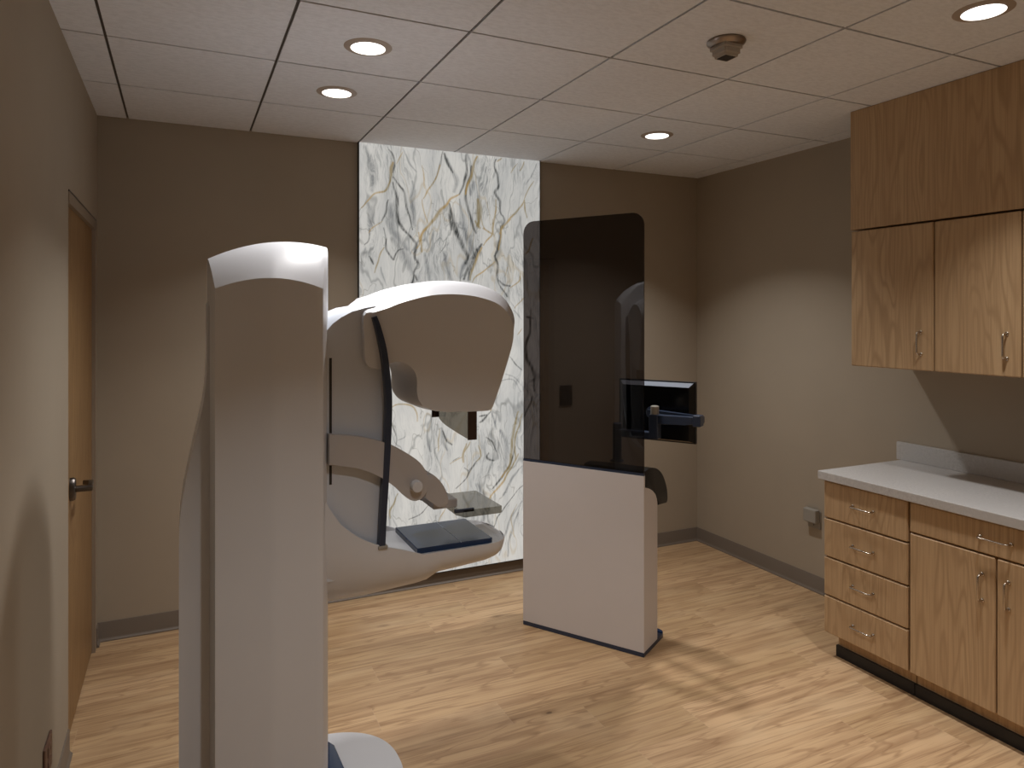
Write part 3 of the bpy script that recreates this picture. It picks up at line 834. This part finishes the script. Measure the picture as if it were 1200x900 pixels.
    PA = np.array(path); T = np.gradient(PA, axis=0); T /= np.linalg.norm(T, axis=1, keepdims=True)
    N = np.stack([-T[:, 1], T[:, 0]], 1)
    for s in (-1, 1):
        bm = bmesh.new(); rings = []
        for k, (p, nn) in enumerate(zip(PA, N)):
            hwid = .0125*(.75+.25*min(1, k/10))
            yy = YC+s*(.172+.012*math.sin(PI*min(1, k/len(PA)*1.2)))
            q = [(p+nn*hwid, yy), (p+nn*hwid*.8, yy+s*.012), (p-nn*hwid*.8, yy+s*.012), (p-nn*hwid, yy), (p-nn*hwid, yy-s*.016), (p+nn*hwid, yy-s*.016)]
            rings.append([(a[0], y, a[1]) for a, y in q])
        loft(bm, rings)
        g = finish('grip_bar', bm, NV, root, smooth=35); g['label'] = 'curved navy grip bar'
        bm = bmesh.new(); yy = YC+s*.172; box(bm, .868, .902, yy-.014, yy+.014, .895, .908, .003)
        finish('grip_foot', bm, M['outlet'], root, g)
    # breast support
    rimz = [(.690, 1.082), (.717, 1.034), (.745, .993), (.780, .963), (.818, .935), (.862, .914), (.907, .897), (.953, .883), (.999, .866), (1.03, .853), (1.143, .853), (1.29, .853), (1.4, .853)]
    botz = [(.690, .690), (.834, .695), (.928, .703), (1.03, .714), (1.065, .720), (1.09, .735), (1.107, .744), (1.193, .751), (1.298, .762), (1.345, .772), (1.375, .790), (1.392, .815), (1.4, .825)]
    hwt = [(.690, .180), (.85, .182), (1.0, .176), (1.1, .170), (1.29, .168), (1.33, .157), (1.36, .135), (1.382, .100), (1.392, .060), (1.396, .02)]
    ip = lambda tab, x: float(np.interp(x, [a for a, _ in tab], [b for _, b in tab]))
    xs = list(np.linspace(.690, 1.05, 22))+[1.065, 1.08, 1.09, 1.1, 1.11, 1.13]+list(np.linspace(1.17, 1.29, 5))+[1.31, 1.33, 1.345, 1.36, 1.372, 1.382, 1.388, 1.392, 1.395]
    bm = bmesh.new(); rings = []
    for x in xs:
        hw, zr, zb = ip(hwt, x), ip(rimz, x), ip(botz, x)
        zd = min(zr-.004, .849+max(0, (.98-x))*.12)
        ring = []
        for k in range(33):
            a = PI*k/32
            c_, s_ = math.cos(a), math.sin(a)
            e = 2/2.5
            ring.append((x, YC-hw*(abs(c_)**e)*(1 if c_ > 0 else -1), zr-(zr-zb)*abs(s_)**e))
        rim = .010
        ring += [(x, YC+hw-rim*min(1, hw/.1), zr), (x, YC+hw-1.8*rim*min(1, hw/.1), zd), (x, YC-hw+1.8*rim*min(1, hw/.1), zd), (x, YC-hw+rim*min(1, hw/.1), zr)]
        rings.append(ring)
    loft(bm, rings)
    bs = finish('breast_support', bm, W, root, smooth=40)
    bm = bmesh.new(); prism(bm, [(1.018, YC-.148), (1.306, YC-.148), (1.312, YC-.142), (1.312, YC+.128), (1.306, YC+.134), (1.018, YC+.134)], .840, .868, 'xy', .002, 2)
    pl = finish('detector_plate', bm, M['navy_plate'], root, bs); pl['label'] = 'glossy navy detector plate'
    finish('plate_seam', B(1.186, 1.1885, YC-.147, YC+.133, .866, .8684), M['light_line'], root, pl)
    # compression arm
    ap = [(.702, 1.303), (.742, 1.298), (.8, 1.289), (.858, 1.273), (.903, 1.257), (.948, 1.233), (.994, 1.202), (1.022, 1.176), (1.041, 1.144), (1.048, 1.107), (1.038, 1.068), (1.016, 1.051), (.991, 1.051), (.967, 1.065), (.939, 1.094), (.903, 1.125), (.858, 1.155), (.8, 1.181), (.742, 1.195), (.702, 1.200)]
    bm = bmesh.new()
    prof = [ap[0]]+catmull(ap[1:-1], 4)+[ap[-1]]
    prism(bm, prof, YC-.185, YC-.146, 'xz', .004, 2)
    ca = finish('compression_arm', bm, G_, root, smooth=32)
    bm = bmesh.new(); lathe(bm, [(.021, 0), (.021, -.022), (.018, -.026), (.002, -.027)], (1.001, YC-.184, 1.103), 32, 'y')
    kb = finish('knob', bm, M['white'], root, ca, smooth=40); kb['label'] = 'round pale knob'
    bm = bmesh.new()
    prism(bm, catmull([(1.040, 1.120), (1.060, 1.134), (1.079, 1.125), (1.104, 1.097), (1.123, 1.060), (1.127, 1.022), (1.110, 1.008), (1.085, 1.018), (1.055, 1.042), (1.036, 1.07)], 4, True), YC-.168, YC+.10, 'xz', .005, 2)
    hd = finish('paddle_holder', bm, G_, root, smooth=35)
    # paddle: shallow smoked tray
    bm = bmesh.new()
    X0, X1, Y0, Y1 = 1.185, 1.357, YC-.138, YC+.128
    outer = [(X0+.02, Y0), (X1-.008, Y0), (X1, Y0+.008), (X1, Y1-.008), (X1-.008, Y1), (X0+.045, Y1), (X0, Y1-.04), (X0, Y0+.04)]
    prism(bm, outer, .953, .980, 'xy', .003, 2)
    pd = finish('compression_paddle', bm, M['paddle'], root); pd['label'] = 'smoked clear paddle tray'
    bm = bmesh.new()
    bm.free()
    finish('paddle_clip', B(1.168, 1.245, YC-.132, YC-.118, .971, .984, .003), M['navy'], root, pd)
    finish('paddle_clip', B(1.10, 1.222, YC+.070, YC+.086, .978, .992, .003), M['navy'], root, pd)
    finish('paddle_neck', B(1.10, 1.195, YC-.085, YC+.07, .981, 1.012, .004), G_, root, pd)
machine()

# ------------------------------------------------------------------ operator shield
SHX, SHY = 1.961, -.1435
SHA = math.atan2(-.8460, .5335)
SHL = .706
def shield():
    root = empty('operator_shield', (SHX, SHY, 0), 'white operator screen on navy base with tall smoked glass on top', 'radiation shield', rz=SHA, local=True)
    L = SHL
    finish('base_plate', B(0, L, 0, .262, 0, .022, .002), M['navy'], root)
    bm = bmesh.new(); prism(bm, [(L-.30, .262), (L, .262)]+[(L-.002-.03*(1-math.cos(a)), .262+.03*math.sin(a)) for a in np.linspace(.1, PI/2, 6)]+[(L-.30, .29)], 0, .028, 'xy', .003, 2)
    finish('base_cap', bm, M['navy_plate'], root)
    finish('front_panel', B(0, L, 0, .016, .022, .902, .001, seg=1), M['screen_white'], root)
    # console body behind the front panel: its top follows the black hood
    prof = [(.0165, .022), (.185, .022), (.187, .725), (.180, .750), (.160, .778), (.125, .803), (.085, .822), (.045, .835), (.0165, .842)]
    bm = bmesh.new(); prism(bm, prof, .02, L-.001, 'yz')
    finish('console_body', bm, M['screen_white'], root, smooth=35)
    out_ = catmull([(.0165, .925), (.07, .928), (.13, .921), (.19, .902), (.245, .87), (.29, .825), (.322, .77), (.333, .712)], 4)
    inn = [(.32, .700), (.20, .715), (.19, .745), (.165, .778), (.125, .806), (.085, .825), (.045, .838), (.0165, .845)]
    bm = bmesh.new(); prism(bm, out_+inn, L-.34, L+.001, 'yz', .003, 2)
    h = finish('hood', bm, M['black'], root, smooth=40); h['label'] = 'black curved hood'
    finish('glass_channel', B(0.0008, L-.0008, .0006, .0165, .9022, .914), M['navy'], root)
    r = .062
    prof = [(.001, .914), (L-.001, .914)]
    prof += [(L-.001-r+r*math.cos(a), 2.217-r+r*math.sin(a)) for a in np.linspace(0, PI/2, 9)]
    prof += [(.001+r+r*math.cos(a), 2.217-r+r*math.sin(a)) for a in np.linspace(PI/2, PI, 9)]
    bm = bmesh.new(); prism(bm, prof, .002, .011, 'xz', .0012, 1)
    g = finish('glass_pane', bm, M['dark_glass'], root); g['label'] = 'tall smoked glass pane with rounded top corners'
shield()

def monitor():
    root = empty('monitor', (SHX, SHY, .92), 'black flat monitor on a navy jointed arm, behind right edge of the smoked glass', 'monitor', rz=SHA, local=True)
    # local frame: x along the shield, y behind it, z above .92
    z0 = .92
    X0, X1, Y0, Z0, Z1 = .415, .853, .335, 1.020, 1.349
    bm = bmesh.new(); box(bm, X0, X1, Y0+.022, Y0+.042, Z0-z0, Z1-z0, .002)
    finish('screen_frame', bm, M['black'], root)
    bm = bmesh.new()
    c = .022
    def rect(x0, x1, y, a, b): return [(x0, y, a-z0), (x1, y, a-z0), (x1, y, b-z0), (x0, y, b-z0)]
    loft(bm, [rect(X0+.005, X1-.005, Y0+.022, Z0+.004, Z1-.004), rect(X0+c+.008, X1-c-.008, Y0, Z0+.016, Z1-.032)])
    finish('rear_shell', bm, M['black_gloss'], root)
    bm = bmesh.new(); lathe(bm, [(.035, 0), (.035, -.03), (.028, -.034)], (.63, Y0, 1.178-z0), 24, 'y')
    finish('mount_plate', bm, M['navy'], root, smooth=40)
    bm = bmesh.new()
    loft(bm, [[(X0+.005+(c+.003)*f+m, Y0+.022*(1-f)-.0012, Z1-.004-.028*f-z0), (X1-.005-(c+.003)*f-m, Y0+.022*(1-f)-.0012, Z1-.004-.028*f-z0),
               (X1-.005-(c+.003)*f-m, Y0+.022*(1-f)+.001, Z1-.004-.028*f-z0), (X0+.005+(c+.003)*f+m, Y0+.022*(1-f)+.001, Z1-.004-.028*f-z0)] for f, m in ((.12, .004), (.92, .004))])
    tb = finish('top_highlight', bm, M['light_line'], root); tb['label'] = 'pale grey painted highlight along the top edge'  # pale strip paints in the light caught by the top chamfer
    monitor_arm(root, z0)
    finish('display', B(X0+.012, X1-.012, Y0+.041, Y0+.044, Z0+.012-z0, Z1-.012-z0), M['black_gloss'], root)
def monitor_arm(root, z0):
    NV = M['navy']; y0, y1 = .115, .160
    bm = bmesh.new(); lathe(bm, [(.036, .9290-z0), (.036, .937-z0), (.024, .941-z0), (.024, 1.130-z0), (.020, 1.134-z0)], (.50, .138, 0), 28)
    arm = finish('monitor_arm', bm, NV, root, smooth=40); arm['label'] = 'navy jointed monitor arm'
    finish('lower_arm', B(.49, .695, y0, y1, 1.067-z0, 1.103-z0, .004), NV, root, arm)
    finish('link_block', B(.686, .735, y0-.004, y1+.004, 1.070-z0, 1.196-z0, .005), NV, root, arm)
    bm = bmesh.new(); lathe(bm, [(.0215, 1.196-z0), (.0215, 1.234-z0), (.018, 1.238-z0)], (.709, .138, 0), 28)
    j = finish('joint_cap', bm, M['outlet'], root, arm, smooth=40); j['label'] = 'pale metal joint cap'
    prof = [(.732, 1.147), (.88, 1.155), (.918, 1.160), (.918, 1.196), (.88, 1.196), (.732, 1.194)]
    bm = bmesh.new(); prism(bm, [(a, b-z0) for a, b in prof], y0, y1, 'xz', .004, 2)
    finish('upper_arm', bm, NV, root, arm, smooth=30)
    finish('elbow_block', B(.915, .955, y0-.006, y1+.006, 1.151-z0, 1.207-z0, .005), NV, root, arm)
    bm = bmesh.new(); prism(bm, [(.925, y1+.004), (.948, y1+.004), (.948, .20), (.69, .2985), (.61, .2985), (.61, .275), (.925, .185)], 1.160-z0, 1.196-z0, 'xy', .003, 2)
    finish('swivel_arm', bm, NV, root, arm, smooth=30)
monitor()

# ------------------------------------------------------------------ world, camera, view
w = bpy.data.worlds.new('room_world'); S.world = w; w.use_nodes = True
w.node_tree.nodes['Background'].inputs[0].default_value = (1, .95, .9, 1)
w.node_tree.nodes['Background'].inputs[1].default_value = 0.0
cam = bpy.data.cameras.new('camera'); cam.sensor_width = 36; cam.lens = 824.76/1200*36
cam.shift_y = -(450-370.96)/1200; cam.clip_start = .02
co = bpy.data.objects.new('camera', cam); COL.objects.link(co)
co.location = (.2577, -3.628, 1.696); co.rotation_euler = (PI/2, 0, -.438968)
S.camera = co
vs = S.view_settings
vs.view_transform = 'Standard'; vs.look = 'None'; vs.gamma = 1; vs.use_curve_mapping = False
vs.exposure = 0.0
